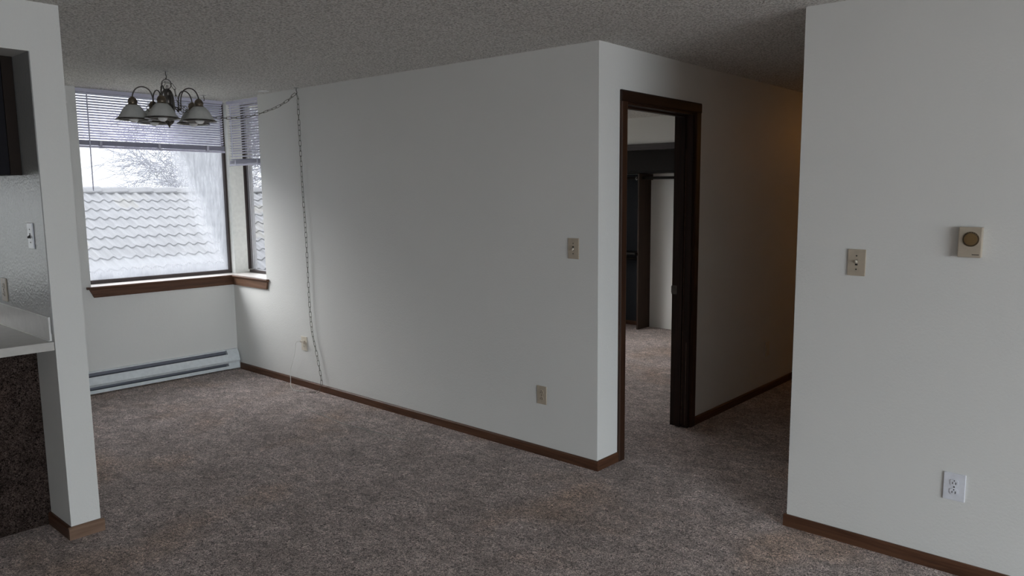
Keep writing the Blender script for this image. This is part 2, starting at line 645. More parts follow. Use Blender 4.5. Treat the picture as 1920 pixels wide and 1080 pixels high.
# half wall under the counter; carpet colour darkened for its shade
struct('wall_peninsula', MB().box((XP - 0.38, -4.4, -0.1), (XP - 0.272, YP - 0.0001, 0.9), 0), M_CARPETSHADED)

# bedroom
mb = MB()
mb.box((-3.5, 0.40, -0.1), (-3.38, 1.3, H))
mb.box((-3.5, 3.1, -0.1), (-3.38, 5.2, H))
mb.box((-3.5, 1.3, -0.1), (-3.38, 3.1, 0.8))
mb.box((-3.5, 1.3, 2.2), (-3.38, 3.1, H))
struct('wall_bedroom_side', mb, M_WALL)
struct('wall_bedroom_back', MB().box((-3.38, CL_Y, -0.1), (-0.12, CL_Y + 0.12, H)), M_WALL)
struct('wall_closet_header', MB().box((-3.38, 3.70, 2.15), (-0.12, 3.80, H)), M_WALL)
struct('trim_closet_header', MB().box((-3.38, 3.675, 2.085), (-0.12, 3.82, 2.15), 0.004), wood_mat('weathered_trim', (0.035, 0.029, 0.029), (0.068, 0.058, 0.058), 'x'))

# ------------------------------------------------------------------ baseboards
def bb_profile(d0, d1, h=0.058):
    return [(d0, 0.0), (d1, 0.0), (d1, h - 0.008), (d0 + (d1 - d0) * 0.55, h), (d0, h)]

T = 0.013
JX = -2.33
struct('baseboard_center', MB().prism(bb_profile(0.0, -T), 'x', JX, T), WOODX)
struct('baseboard_dining', MB().prism(bb_profile(0.0, -T), 'x', WX + 0.062, JX - 0.0025), WOODX)
struct('baseboard_corner', MB().prism(bb_profile(0.0, T), 'y', 0.0, 0.199), WOODY)
struct('baseboard_hall', MB().prism(bb_profile(0.0, T), 'y', 1.125, 5.2), WOODY)
struct('baseboard_right', MB().prism(bb_profile(0.0, -T), 'x', XR - T, 9.0), WOODX)
struct('baseboard_hall_right', MB().prism(bb_profile(XR, XR - T), 'y', 0.0, 5.2), WOODY)
struct('baseboard_post_end', MB().prism(bb_profile(XP, XP + 0.016, 0.06), 'y', YP - 0.014, YP2 + 0.012), WORNY)
struct('baseboard_post_side', MB().prism(bb_profile(YP, YP - 0.014, 0.06), 'x', XP - 0.272, XP), WOODX)
struct('baseboard_post_inner', MB().prism(bb_profile(YP2, YP2 + 0.012, 0.06), 'x', WX, XP), WOODX)
struct('baseboard_closet', MB().prism(bb_profile(CL_Y, CL_Y - T, 0.05), 'x', -3.38, -2.40), WOODX)

# carpet seam: a slightly raised ridge across the floor
pts = [(-2.50, -0.36, 0.001), (-2.363, -0.381, 0.003), (-2.244, -0.385, 0.003), (-1.935, -0.415, 0.003), (-1.612, -0.39, 0.003), (-1.376, -0.37, 0.002), (-1.30, -0.365, 0.0)]
floor = bpy.data.objects['floor']
MB().tube(pts, 0.004, 6).build('carpet_seam', plain('seam_thread', (0.36, 0.33, 0.30), 0.9, var=0.3, scale=60), floor)

# ceiling patch
ceil = bpy.data.objects['ceiling']
MB().prism([(-3.327 + 0.05 * math.cos(a * 0.5236) * (1 + 0.15 * math.sin(a * 3)), -0.095 + 0.04 * math.sin(a * 0.5236)) for a in range(12)], 'z', H - 0.004, H + 0.001).build('spackle_patch', plain('spackle', (0.85, 0.85, 0.84), 0.8), ceil)

# ------------------------------------------------------------------ doorway
door = empty('door_1', (0, 0.645, 0))
door['kind'] = 'structure'
door['label'] = 'dark stained open doorway frame leading to the bedroom'
def dpart(mb, name, m):
    o = mb.build(name, m, door)
    o.location = (0, -0.645, 0)
    return o
CO0, CO1, CZ = 0.201, 1.124, 2.199
CI0, CI1, CIZ = 0.262, 1.060, 2.135
for name, y0, y1 in (('casing', CO0, CI0), ('casing', CI1, CO1)):
    dpart(MB().prism([(0.0, y0), (0.013, y0), (0.017, y0 + 0.008), (0.017, y1 - 0.008), (0.013, y1), (0.0, y1)], 'z', 0.0, CIZ), name, WOODZ)
dpart(MB().prism([(0.0, CIZ), (0.013, CIZ), (0.017, CIZ + 0.008), (0.017, CZ - 0.008), (0.013, CZ), (0.0, CZ)], 'y', CO0, CO1), 'head_casing', WOODY_DARK)
dpart(MB().box((-0.135, DY0, 0), (0.004, DY0 + 0.019, DZ - 0.019), 0.001), 'jamb', WOODZ_DARK)
dpart(MB().box((-0.135, DY1 - 0.012, 0), (0.004, DY1 + 0.010, DZ - 0.019), 0.001), 'jamb', WOODZ_DARK)
dpart(MB().box((-0.135, DY0, DZ - 0.019), (0.004, DY1 + 0.010, DZ), 0.001), 'head_jamb', WOODY_DARK)
dpart(MB().box((-0.085, DY1 - 0.024, 0), (-0.05, DY1 - 0.012, DZ - 0.019), 0.001), 'door_stop', WOODZ_DARK)
dpart(MB().box((-0.085, DY0 + 0.019, 0), (-0.05, DY0 + 0.031, DZ - 0.019), 0.001), 'door_stop', WOODZ_DARK)
dpart(MB().box((-0.085, DY0 + 0.031, DZ - 0.031), (-0.05, DY1 - 0.024, DZ - 0.019), 0.001), 'door_stop', WOODY_DARK)
sp_ = MB().box((-0.137, DY1 - 0.0145, 0.925), (-0.096, DY1 - 0.012, 0.985)).box((-0.140, DY1 - 0.015, 0.935), (-0.137, DY1 - 0.012, 0.98))
o = dpart(sp_, 'strike_plate', M_BRONZE)
for k, dx in enumerate((-0.016, -0.045)):
    dpart(MB().box((dx - 0.0012, DY1 - 0.0125, 0.02), (dx + 0.0012, DY1 - 0.0118, 1.9 if k else 0.6)), 'paint_scuff', plain('scuff%d' % k, (0.16, 0.09, 0.06), 0.6, var=0.5, scale=25))

# ------------------------------------------------------------------ dining window (two panes around the corner)
SX = -3.602
GX, GY = -4.40, 0.245
win1 = empty('window_1', (GX, -0.55, SZ))
win1['kind'] = 'structure'
win1['label'] = 'large dining window with fogged glass in a dark bronze frame'
def off(o, e):
    o.location = -e.location
    return o
def wpart(e, mb, name, m, smooth=False):
    return off(mb.build(name, m, e, smooth), e)
FW = 0.046
wpart(win1, MB().box((GX - 0.03, -1.215, SZ), (GX + 0.03, 0.115, SZ + 0.030)), 'bottom_rail', M_FRAME)
wpart(win1, MB().box((GX - 0.03, -1.215, H - 0.016), (GX + 0.03, 0.115, H)), 'top_rail', M_FRAME)
wpart(win1, MB().box((GX - 0.03, 0.066, SZ + 0.030), (GX + 0.03, 0.115, H - 0.016)), 'right_stile', M_FRAME)
wpart(win1, MB().box((GX - 0.03, -1.215, SZ + 0.030), (GX + 0.03, -1.17, H - 0.016)), 'left_stile', M_FRAME)
wpart(win1, MB().box((GX - 0.006, -1.17, SZ + 0.03), (GX - 0.001, 0.066, H - 0.016)), 'glass', M_GLASS1)
win2 = empty('window_2', (-4.0, GY, SZ))
win2['kind'] = 'structure'
win2['label'] = 'narrow side pane of the corner window'
wpart(win2, MB().box((GX + 0.115, GY - 0.03, SZ), (SX, GY + 0.03, SZ + 0.026)), 'bottom_rail', M_FRAME)
wpart(win2, MB().box((GX + 0.115, GY - 0.03, H - 0.016), (SX, GY + 0.03, H)), 'top_rail', M_FRAME)
wpart(win2, MB().box((-4.345, GY - 0.03, SZ + 0.026), (-4.322, GY + 0.01, H - 0.016)), 'left_stile', M_FRAME)
wpart(win2, MB().box((-4.345, GY + 0.010, SZ + 0.026), (-4.285, GY + 0.05, H - 0.016)), 'sash', M_ALU)
wpart(win2, MB().box((-4.285, GY + 0.020, SZ + 0.026), (SX, GY + 0.024, H - 0.016)), 'glass', M_GLASS2)
# painted corner post between the panes
struct('trim_corner_post', MB().prism([(-4.305, 0.085), (-4.370, 0.085), (-4.370, 0.115), (-4.43, 0.115), (-4.46, 0.30), (-4.345, 0.30), (-4.345, 0.215), (-4.305, 0.215)], 'z', SZ, H), M_POST)
# sill board: L-shaped, pale on top, with stained nosing and apron
sill = empty('trim_window_sill', (WX, 0, SZ))
sill['kind'] = 'structure'
sill['label'] = 'dark stained wooden sill wrapping round the corner window'
wpart(sill, MB().box((GX + 0.02, -1.178, SZ - 0.019), (WX + 0.004, 0.0, SZ)).box((GX + 0.02, 0.0, SZ - 0.019), (SX, GY, SZ)), 'sill_board', M_SILL)
NS = 0.028
wpart(sill, MB().prism([(WX, SZ - 0.019), (WX + NS - 0.004, SZ - 0.019), (WX + NS, SZ - 0.014), (WX + NS, SZ - 0.004), (WX + NS - 0.004, SZ), (WX + 0.004, SZ + 0.0005), (WX, SZ)], 'y', -1.212, -NS), 'nosing', WOODY)
wpart(sill, MB().prism([(0.0, SZ - 0.019), (-NS + 0.004, SZ - 0.019), (-NS, SZ - 0.014), (-NS, SZ - 0.004), (-NS + 0.004, SZ), (-0.004, SZ + 0.0005), (0.0, SZ)], 'x', WX, SX + 0.045), 'nosing', WOODX)
def apron_poly(a, b_, ends):
    z0, z1 = SZ - 0.085, SZ - 0.019
    return None
mb = MB()
z0, z1, AP = SZ - 0.088, SZ - 0.019, 0.016
def apron(axis, a_top, b_top, a_bot, b_bot, d0, d1):
    mb = MB()
    def P(s, d, z):
        return (d, s, z) if axis == 'y' else (s, d, z)
    vs = [mb.bm.verts.new(P(*p)) for p in ((a_bot, d0, z0), (b_bot, d0, z0), (b_top, d0, z1), (a_top, d0, z1), (a_bot, d1, z0), (b_bot, d1, z0), (b_top, d1, z1), (a_top, d1, z1))]
    for f in ((0, 1, 2, 3), (7, 6, 5, 4), (0, 4, 5, 1), (1, 5, 6, 2), (2, 6, 7, 3), (3, 7, 4, 0)):
        mb.bm.faces.new([vs[i] for i in f])
    return mb
wpart(sill, apron('y', -1.195, -AP, -1.163, -AP, WX, WX + AP), 'apron', WOODY)
wpart(sill, apron('x', WX, SX + 0.035, WX, SX + 0.018, 0.0, -AP), 'apron', wood_mat('stained_wood_light', (0.09, 0.045, 0.025), (0.17, 0.09, 0.055), 'x'))


# ------------------------------------------------------------------ blinds
def slat_mesh(L, w_=0.025, t=0.0007, crown=0.0022, tilt=0.0, along='y'):
    mb = MB()
    k = 5
    top, bot = [], []
    for i in range(k):
        s = -w_ / 2 + w_ * i / (k - 1)
        zc = crown * (1 - (2 * s / w_) ** 2)
        ca, sa = math.cos(tilt), math.sin(tilt)
        top.append((s * ca - (zc + t) * sa, s * sa + (zc + t) * ca))
        bot.append((s * ca - zc * sa, s * sa + zc * ca))
    poly = top + bot[::-1]
    mb.prism(poly, along, -L / 2, L / 2)
    return mb


def blind(name, label, along, cx, cy, L, z_top, z_rail_top, z_rail_bot, nslat, tilt, ladders, wand=None, sag=0):
    e = empty(name, (cx, cy, z_top))
    tag(e, label, 'blind', 'white mini blinds')
    def B(mb, nm, m=M_BLIND, smooth=False):
        return mb.build(nm, m, e, smooth)
    def bx(s0, s1, d0, d1, za, zb, bev=0.0):
        mb = MB()
        if along == 'y':
            mb.box((d0, s0, za), (d1, s1, zb), bev)
        else:
            mb.box((s0, d0, za), (s1, d1, zb), bev)
        return mb
    B(bx(-L / 2, L / 2, -0.013, 0.013, -0.028, -0.001, 0.002), 'headrail')
    zr = z_rail_top - z_top
    pitch = (-0.030 - zr - 0.006) / nslat
    first = slat_mesh(L - 0.006, tilt=tilt, along=along).build('slat', M_BLIND, e)
    first.location = (0, 0, -0.030 - pitch * 0.5)
    for i in range(1, nslat):
        o = first.copy()
        COL.objects.link(o)
        o.parent = e
        z = -0.030 - pitch * (i + 0.5)
        o.location = (0, 0, z)
        if sag and i >= nslat - sag:
            k_ = i - (nslat - sag) + 1
            o.location.z = z - 0.006 * k_
            o.rotation_euler = (0, 0.010 * k_, 0) if along == 'x' else (0.010 * k_, 0, 0)
    zb = z_rail_bot - z_top
    mb = MB()
    ns = 20
    hz = (zr - zb - 0.017) / ns
    for i in range(ns):
        t_ = slat_mesh(L - 0.006, tilt=0.0, along=along, crown=0.0016)
        me = bpy.data.meshes.new('tmp')
        t_.bm.to_mesh(me)
        t_.bm.free()
        me.transform(Matrix.Translation((0, 0, zb + 0.018 + hz * (i + 0.4))))
        mb.bm.from_mesh(me)
        bpy.data.meshes.remove(me)
    B(mb, 'slat_stack')
    B(bx(-L / 2, L / 2, -0.0125, 0.0125, zb, zb + 0.016, 0.002), 'bottom_rail')
    for s in ladders:
        for d in (-0.0135, 0.0135):
            mb = MB()
            p0 = (d, s, -0.034) if along == 'y' else (s, d, -0.034)
            p1 = (d, s, zb + 0.01) if along == 'y' else (s, d, zb + 0.01)
            mb.tube([p0, p1], 0.0008, 5)
            B(mb, 'ladder_cord')
        B(bx(s - 0.010, s + 0.010, -0.0145, 0.0145, zb - 0.001, zr + 0.001, 0.001), 'ladder_clip')
    if wand is not None:
        s, zend = wand
        d = 0.026 if along == 'y' else -0.026
        p0 = (d * 0.4, s, -0.03) if along == 'y' else (s, d * 0.4, -0.03)
        p1 = (d, s, -0.05) if along == 'y' else (s, d, -0.05)
        p2 = (d, s - 0.004, zend - z_top) if along == 'y' else (s, d, zend - z_top)
        B(MB().tube([p0, p1, p2], 0.0048, 6), 'tilt_wand', plain('clear_wand', (0.62, 0.62, 0.74), 0.3))
    return e


blind('window_blind', 'wide white mini blind raised halfway over the large dining window, behind the chandelier', 'y',
      -4.213, -0.586, 1.170, 2.436, 2.034, 1.977, 18, math.radians(27), (-0.43, 0.02, 0.43), wand=(-0.512, 1.636))
blind('window_blind', 'narrow white mini blind with a sagging last slat on the small side window', 'x',
      -3.882, 0.024, 0.552, 2.430, 1.907, 1.860, 22, math.radians(-20), (-0.17, 0.21), wand=(-0.185, 1.93), sag=2)


# ------------------------------------------------------------------ baseboard heater
ht = empty('baseboard_heater', (WX, -1.09, 0))
tag(ht, 'long white electric baseboard heater on the wall below the large dining window', 'heater')
def hp(mb, nm, m, lab=None):
    o = mb.build(nm, m, ht)
    o.location = (-WX, 1.09, 0)
    if lab:
        o['label'] = lab
    return o
def pf(pts, y0, y1):
    return MB().prism([(WX + a, z) for a, z in pts], 'y', y0, y1)
HY0, HY1, HE = -2.13, -0.014, -0.118
hp(pf([(0.001, 0.012), (0.006, 0.012), (0.006, 0.183), (0.001, 0.183)], HY0, HE), 'back_panel', M_FIN)
hp(pf([(0.006, 0.179), (0.020, 0.177), (0.022, 0.180), (0.020, 0.186), (0.001, 0.188), (0.001, 0.183), (0.006, 0.183)], HY0, HE), 'top_lip', M_HEAT)
hp(pf([(0.046, 0.148), (0.049, 0.149), (0.067, 0.088), (0.050, 0.066), (0.047, 0.067), (0.063, 0.088)], HY0, HE), 'front_panel', M_HEAT)
hp(pf([(0.006, 0.012), (0.058, 0.014), (0.060, 0.040), (0.057, 0.042), (0.054, 0.020), (0.006, 0.017)], HY0, HE), 'bottom_lip', M_HEAT)
hp(pf([(0.0065, 0.05), (0.034, 0.05), (0.034, 0.135), (0.0065, 0.150)], HY0, HE), 'fin_core', M_FIN, 'dark metal heating fins')
hp(pf([(0.0, 0.012), (0.059, 0.012), (0.061, 0.042), (0.052, 0.064), (0.068, 0.088), (0.049, 0.149), (0.022, 0.187), (0.0, 0.189)], HE, HY1), 'end_cap', M_HEAT)
for zz, d in ((0.052, 0.052),):
    for yy in (-0.30, -0.95):
        hp(MB().box((WX + 0.040, yy, zz - 0.004), (WX + 0.049, yy + 0.03, zz + 0.004)), 'reflector_clip', M_FIN)


# ------------------------------------------------------------------ wall plates
def plate_base(name, w_, h_, m, loc, rz, label, cat, depth=0.006):
    e = empty(name, loc, rz)
    tag(e, label, cat, cat + ' plates on the walls')
    MB().box((-w_ / 2, -depth, -h_ / 2), (w_ / 2, 0, h_ / 2), 0.0022).build('cover_plate', m, e)
    return e


def screw(e, x, z, m, d=0.006):
    MB().disc_y(x, z, -d - 0.0012, -d + 0.001, 0.0032, 10).build('screw', m, e)


def outlet(name, loc, rz, m, label, w_=0.080, h_=0.117):
    e = plate_base(name, w_, h_, m, loc, rz, label, 'outlet')
    for s in (1, -1):
        zc = s * 0.0195
        r = MB().prism([(0.0165 * max(-0.82, min(0.82, math.cos(a * math.pi / 12))) / 0.82 * 0.95, zc + 0.0140 * math.sin(a * math.pi / 12)) for a in range(24)], 'y', -0.0085, -0.004).build('receptacle', m, e)
        for x, hh_ in ((-0.0063, 0.0085), (0.0063, 0.0105)):
            MB().box((x - 0.0014, -0.0090, zc - 0.003 - hh_ / 2), (x + 0.0014, -0.0080, zc - 0.003 + hh_ / 2)).build('slot', M_SLOT, r)
        MB().disc_y(0, zc + 0.0080, -0.0090, -0.0080, 0.0025, 10).build('ground_hole', M_SLOT, r)
    screw(e, 0, 0, M_SLOT)
    return e


def switch(name, loc, rz, m, label, up_=True, w_=0.080, h_=0.120, tog=None):
    e = plate_base(name, w_, h_, m, loc, rz, label, 'light switch')
    MB().box((-0.0055, -0.0068, -0.0125), (0.0055, -0.0050, 0.0125)).build('toggle_slot', M_SLOT, e)
    s = 1 if up_ else -1
    t_ = MB()
    vs = [t_.bm.verts.new(p) for p in ((-0.0045, -0.005, -0.006 * s), (0.0045, -0.005, -0.006 * s), (0.0045, -0.005, 0.008 * s), (-0.0045, -0.005, 0.008 * s),
                                       (-0.0035, -0.017, 0.004 * s), (0.0035, -0.017, 0.004 * s), (0.0035, -0.015, 0.0115 * s), (-0.0035, -0.015, 0.0115 * s))]
    for f in ((0, 1, 2, 3), (7, 6, 5, 4), (0, 4, 5, 1), (1, 5, 6, 2), (2, 6, 7, 3), (3, 7, 4, 0)):
        t_.bm.faces.new([vs[i] for i in f])
    t_.build('toggle', tog or M_IVORY, e)
    screw(e, 0, 0.030, M_SLOT)
    screw(e, 0, -0.030, M_SLOT)
    return e


o1 = outlet('wall_outlet', (-3.043, 0, 0.372), 0, M_IVORY, 'ivory duplex outlet with a plug in it beside the hanging chain')
outlet('wall_outlet', (-0.4235, 0, 0.382), 0, M_ALMOND, 'almond duplex outlet low on the long white wall, near its outer corner', 0.076, 0.114)
outlet('wall_outlet', (1.8785, 0, 0.381), 0, M_WHITEP, 'white duplex outlet low on the right wall, straight below the thermostat', 0.084, 0.118)
e = plate_base('wall_outlet', 0.078, 0.118, M_IVORY, (0, 2.31, 0.352), R90, 'dim outlet low on the hallway wall beyond the doorway', 'outlet')
MB().box((-0.016, -0.0085, -0.034), (0.016, -0.004, 0.034), 0.001).build('receptacle', M_IVORY, e)
switch('light_switch', (-0.1755, 0, 1.295), 0, M_ALMOND, 'almond toggle switch on the long white wall, near the doorway corner', False)
switch('light_switch', (1.4305, 0, 1.3055), 0, M_ALMOND, 'almond toggle switch on the right wall, left of the thermostat', True, 0.078, 0.118)
switch('light_switch', (-1.567, YP - 0.004, 1.421), 0, M_WHITEP, 'white switch plate with dark toggle on the kitchen wall, left of the post', False, 0.072, 0.120, tog=M_SLOT)
outlet('wall_outlet', (-2.055, YP - 0.004, 1.132), 0, M_ALMOND, 'outlet on the kitchen wall just above the counter backsplash, at the left edge')

# thermostat
th = empty('thermostat', (1.8795, 0, 1.414))
tag(th, 'beige wall thermostat with a round brown dial on the right wall', 'thermostat')
MB().box((-0.043, -0.028, -0.061), (0.043, 0, 0.061), 0.004).build('housing', M_ALMOND, th)
MB().disc_y(0.0035, 0.013, -0.0305, -0.027, 0.030, 32).build('dial_ring', M_DIALRING, th)
dk = MB().disc_y(0.0035, 0.013, -0.036, -0.030, 0.024, 32).build('dial', M_BRASS, th)
MB().disc_y(0.0035, 0.013, -0.0375, -0.036, 0.018, 32).build('dial_cap', M_BRASS, dk)
for a in range(-3, 4):
    an = math.radians(90 + a * 18)
    MB().box((0.0035 + 0.027 * math.cos(an) - 0.0007, -0.0312, 0.013 + 0.027 * math.sin(an) - 0.0007), (0.0035 + 0.027 * math.cos(an) + 0.0007, -0.0305, 0.013 + 0.027 * math.sin(an) + 0.0007)).build('tick_mark', M_ALMOND, th)
MB().box((0.010, -0.0286, -0.0505), (0.036, -0.0278, -0.0475)).build('nameplate', M_SLOT, th)

# plug and cord
cd = empty('lamp_cord', (-3.043, -0.008, 0.392))
tag(cd, 'thin white cord plugged into the ivory outlet and falling to the carpet', 'cord')
def cpart(mb, nm, m, sm=True):
    o = mb.build(nm, m, cd, sm)
    o.location = (3.043, 0.008, -0.392)
    return o
cpart(MB().box((-3.056, -0.034, 0.384), (-3.030, -0.009, 0.402), 0.003), 'plug', M_IVORY, False)
pts = [(-3.045, -0.030, 0.394), (-3.067, -0.052, 0.392), (-3.09, -0.055, 0.370), (-3.115, -0.045, 0.320), (-3.15, -0.038, 0.255), (-3.19, -0.034, 0.19), (-3.228, -0.030, 0.13), (-3.238, -0.030, 0.095), (-3.237, -0.030, 0.05), (-3.232, -0.034, 0.015), (-3.19, -0.060, 0.005), (-3.11, -0.100, 0.004), (-3.03, -0.128, 0.004), (-2.96, -0.12, 0.004), (-2.90, -0.09, 0.004)]
def smooth_pts(P, sub=4):
    P = [Vector(p) for p in P]
    out_ = []
    for i in range(len(P) - 1):
        p0, p1, p2, p3 = P[max(i - 1, 0)], P[i], P[i + 1], P[min(i + 2, len(P) - 1)]
        for k in range(sub):
            t_ = k / sub
            out_.append(0.5 * ((2 * p1) + (p2 - p0) * t_ + (2 * p0 - 5 * p1 + 4 * p2 - p3) * t_ ** 2 + (3 * p1 - p0 - 3 * p2 + p3) * t_ ** 3))
    out_.append(P[-1])
    return out_
cpart(MB().tube(smooth_pts(pts), 0.0024, 6), 'cable', M_CORD)

# ------------------------------------------------------------------ counter and cabinet
ct = empty('breakfast_counter', (XP - 0.5, -3.3, 0.945))
tag(ct, 'pale laminate breakfast counter butting against the white post', 'counter')
def kp(mb, nm, m, e=ct):
    o = mb.build(nm, m, e)
    o.location = -e.location
    return o
kp(MB().box((XP - 1.0, -4.38, 0.905), (XP - 0.004, YP - 0.002, 0.945), 0.002), 'countertop', M_LAM)
bs = kp(MB().box((XP - 1.0, YP - 0.010, 0.9455), (XP - 0.028, YP - 0.004, 1.055), 0.001), 'backsplash', M_LAM)
eb = MB().box((XP - 1.0, YP - 0.011, 1.0535), (XP - 0.028, YP - 0.003, 1.0565)).box((XP - 0.0290, YP - 0.011, 0.946), (XP - 0.0265, YP - 0.003, 1.0565)).box((XP - 1.0, YP - 0.016, 0.9455), (XP - 0.028, YP - 0.010, 0.9490))
o = eb.build('edge_banding', M_LAMEDGE, bs)
kc = empty('kitchen_cabinet', (XP - 0.4, -3.3, 1.70))
tag(kc, 'dark hanging kitchen cabinet above the counter at the left edge', 'cabinet')
kp(MB().box((XP - 0.56, -4.38, 1.70), (XP - 0.232, YP - 0.006, ZH - 0.0), 0.001), 'body', M_CAB, kc)
kp(MB().box((XP - 0.232, YP - 0.050, 1.698), (XP - 0.222, YP - 0.006, ZH - 0.0), 0.001), 'scribe_strip', M_CABEDGE, kc)
for k in range(4):
    y1 = YP - 0.05 - k * 0.51
    d_ = kp(MB().box((XP - 0.58, y1 - 0.49, 1.71), (XP - 0.561, y1, ZH - 0.01), 0.002), 'door', M_CAB, kc)
kb = empty('base_cabinet', (XP - 0.65, -3.3, 0.0))
tag(kb, 'dark base cabinet under the counter on the kitchen side', 'cabinet')
kp(MB().box((XP - 0.95, -4.38, 0.0), (XP - 0.382, YP - 0.006, 0.904), 0.001), 'body', M_CAB, kb)

# ------------------------------------------------------------------ closet
cs = empty('closet_organizer', (-2.37, 4.0, 0))
tag(cs, 'brown wooden closet organizer with shelves and rods seen through the doorway', 'closet')
def cp_(mb, nm, m, sm=False):
    return off(mb.build(nm, m, cs, sm), cs)
cp_(MB().box((-2.39, 3.985, 0.0), (-2.37, CL_Y - 0.001, 1.835)), 'divider_panel', CLOSETW)
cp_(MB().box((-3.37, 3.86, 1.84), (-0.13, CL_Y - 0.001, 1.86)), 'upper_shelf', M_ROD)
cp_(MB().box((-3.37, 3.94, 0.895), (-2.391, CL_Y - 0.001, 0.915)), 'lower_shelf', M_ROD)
cp_(MB().tube([(-3.37, 4.03, 1.785), (-0.13, 4.03, 1.785)], 0.016, 10), 'upper_rod', M_ROD, True)
cp_(MB().tube([(-3.37, 4.03, 0.84), (-2.391, 4.03, 0.84)], 0.016, 10), 'lower_rod', M_ROD, True)
cp_(MB().box((-2.369, 3.95, 1.765), (-2.345, CL_Y - 0.001, 1.835)), 'rod_cleat', CLOSETW)
cp_(MB().tube([(-2.40, 3.965, 1.80), (-2.40, 3.955, 1.775), (-2.39, 3.955, 1.762), (-2.38, 3.96, 1.775)], 0.006, 6), 'rod_hook', M_STEEL, True)
cp_(MB().box((-3.37, 3.825, 1.86), (-0.13, 3.86, 2.14)), 'shelf_shade_panel', M_ROD)  # added dark panel in place of the shade above the shelf
# added dark sheet: shade of the closet's left bay put into colour
cp_(MB().box((-3.37, CL_Y - 0.006, 0.05), (-2.391, CL_Y - 0.0012, 1.835)), 'bay_shade_sheet', plain('bay_shade_tone', (0.035, 0.037, 0.042), 0.8, spec=0.1))

# ------------------------------------------------------------------ hallway lamp (out of sight round the corner)
hl = empty('ceiling_lamp', (0.6, 4.3, H))
tag(hl, 'small ceiling lamp at the far end of the hallway', 'lamp')
MB().lathe([(0.09, -0.03), (0.09, 0.0)], 24).build('canopy', M_BRONZE, hl, True)
MB().lathe([(0.07, -0.07), (0.085, -0.03)], 24, caps=False).build('shade', M_SHADE, hl, True)

# ------------------------------------------------------------------ chandelier
HKX, HKY = -2.881, -1.053
toward_cam = math.atan2(-3.408 - HKY, 2.532 - HKX)
ch = empty('chandelier', (HKX + 0.003, HKY + 0.002, 2.322))
tag(ch, 'five-arm bronze chandelier with frosted bell shades hanging in front of the blind', 'chandelier')
# all parts below are in the chandelier's own space: origin = top of its body
body = [(0.003, -0.262), (0.006, -0.248), (0.012, -0.243), (0.016, -0.236), (0.022, -0.230), (0.027, -0.219), (0.027, -0.206), (0.023, -0.198), (0.028, -0.190),
        (0.034, -0.172), (0.034, -0.120), (0.029, -0.108), (0.022, -0.100), (0.0235, -0.092), (0.0235, -0.050), (0.019, -0.044), (0.0225, -0.038), (0.0225, -0.020), (0.013, -0.010), (0.007, 0.0)]
MB().lathe(body, 24).build('column', M_BRONZE, ch, True)
MB().tube([(0.014 * math.cos(a * math.pi / 8), 0.0, 0.008 + 0.014 * math.sin(a * math.pi / 8)) for a in range(16)], 0.0022, 8, closed=True).build('top_loop', M_BRONZE, ch, True)
MB().tube([(0.033 * math.cos(a * math.pi / 12) * math.cos(0.7) - 0.006, 0.033 * math.cos(a * math.pi / 12) * math.sin(0.7), 0.030 + 0.033 * math.sin(a * math.pi / 12)) for a in range(24)], 0.0027, 8, closed=True).build('hanging_ring', M_BRONZE, ch, True)

arm_pts = [(0.020, -0.124), (0.048, -0.122), (0.070, -0.132), (0.084, -0.145), (0.090, -0.124), (0.088, -0.090), (0.094, -0.050), (0.110, -0.016), (0.136, 0.000), (0.164, 0.000), (0.190, -0.016), (0.206, -0.044), (0.212, -0.070), (0.212, -0.090)]
scroll = [(0.088, -0.105), (0.080, -0.125), (0.088, -0.150), (0.108, -0.160), (0.126, -0.150), (0.130, -0.130), (0.120, -0.117), (0.108, -0.120), (0.106, -0.130)]
for k in range(5):
    an = toward_cam - math.radians(10) + k * 2 * math.pi / 5
    MB().tube(smooth_pts([(r_ * math.cos(an), r_ * math.sin(an), z_) for r_, z_ in ((0.010, -0.004), (0.026, -0.022), (0.038, -0.060), (0.041, -0.120), (0.038, -0.180), (0.030, -0.218), (0.020, -0.232))], 3), 0.0055, 8).build('strap', M_BRONZE, ch, True)
def arm_meshes():
    a = MB().tube(smooth_pts([(x, 0, z) for x, z in arm_pts]), 0.0042, 8)
    s = MB().tube(smooth_pts([(x, 0, z) for x, z in scroll], 3), 0.0022, 6)
    cap = MB().lathe([(0.007, 0.004), (0.013, 0.001), (0.022, -0.008), (0.0265, -0.018), (0.0265, -0.024), (0.030, -0.026), (0.030, -0.030), (0.0265, -0.032), (0.0265, -0.044), (0.035, -0.050), (0.034, -0.056), (0.026, -0.056)], 24, (0.212, 0, -0.072))
    sh = MB()
    prof = [(0.031, -0.048), (0.040, -0.054), (0.052, -0.066), (0.064, -0.084), (0.075, -0.104), (0.086, -0.124), (0.095, -0.137), (0.100, -0.143), (0.0975, -0.145), (0.092, -0.138), (0.083, -0.125), (0.072, -0.105), (0.061, -0.085), (0.049, -0.067), (0.038, -0.056), (0.031, -0.051)]
    sh.lathe(prof, 32, (0.212, 0, -0.072), caps=False)
    rim = MB()
    rp_ = [(0.0945, -0.1365), (0.1035, -0.1405), (0.1085, -0.1475), (0.1060, -0.1495), (0.0985, -0.1455), (0.0925, -0.1395)]
    rim.lathe(rp_ + rp_[:1], 32, (0.212, 0, -0.072), caps=False)
    bulb = MB().lathe([(0.0005, -0.166), (0.010, -0.1645), (0.020, -0.159), (0.027, -0.149), (0.0295, -0.138), (0.027, -0.125), (0.020, -0.110), (0.015, -0.095), (0.013, -0.07), (0.013, -0.055)], 20, (0.212, 0, -0.072))
    return a, s, cap, sh, rim, bulb
a, s, cap, sh, rim, bulb = arm_meshes()
arm0 = a.build('arm', M_BRONZE, ch, True)
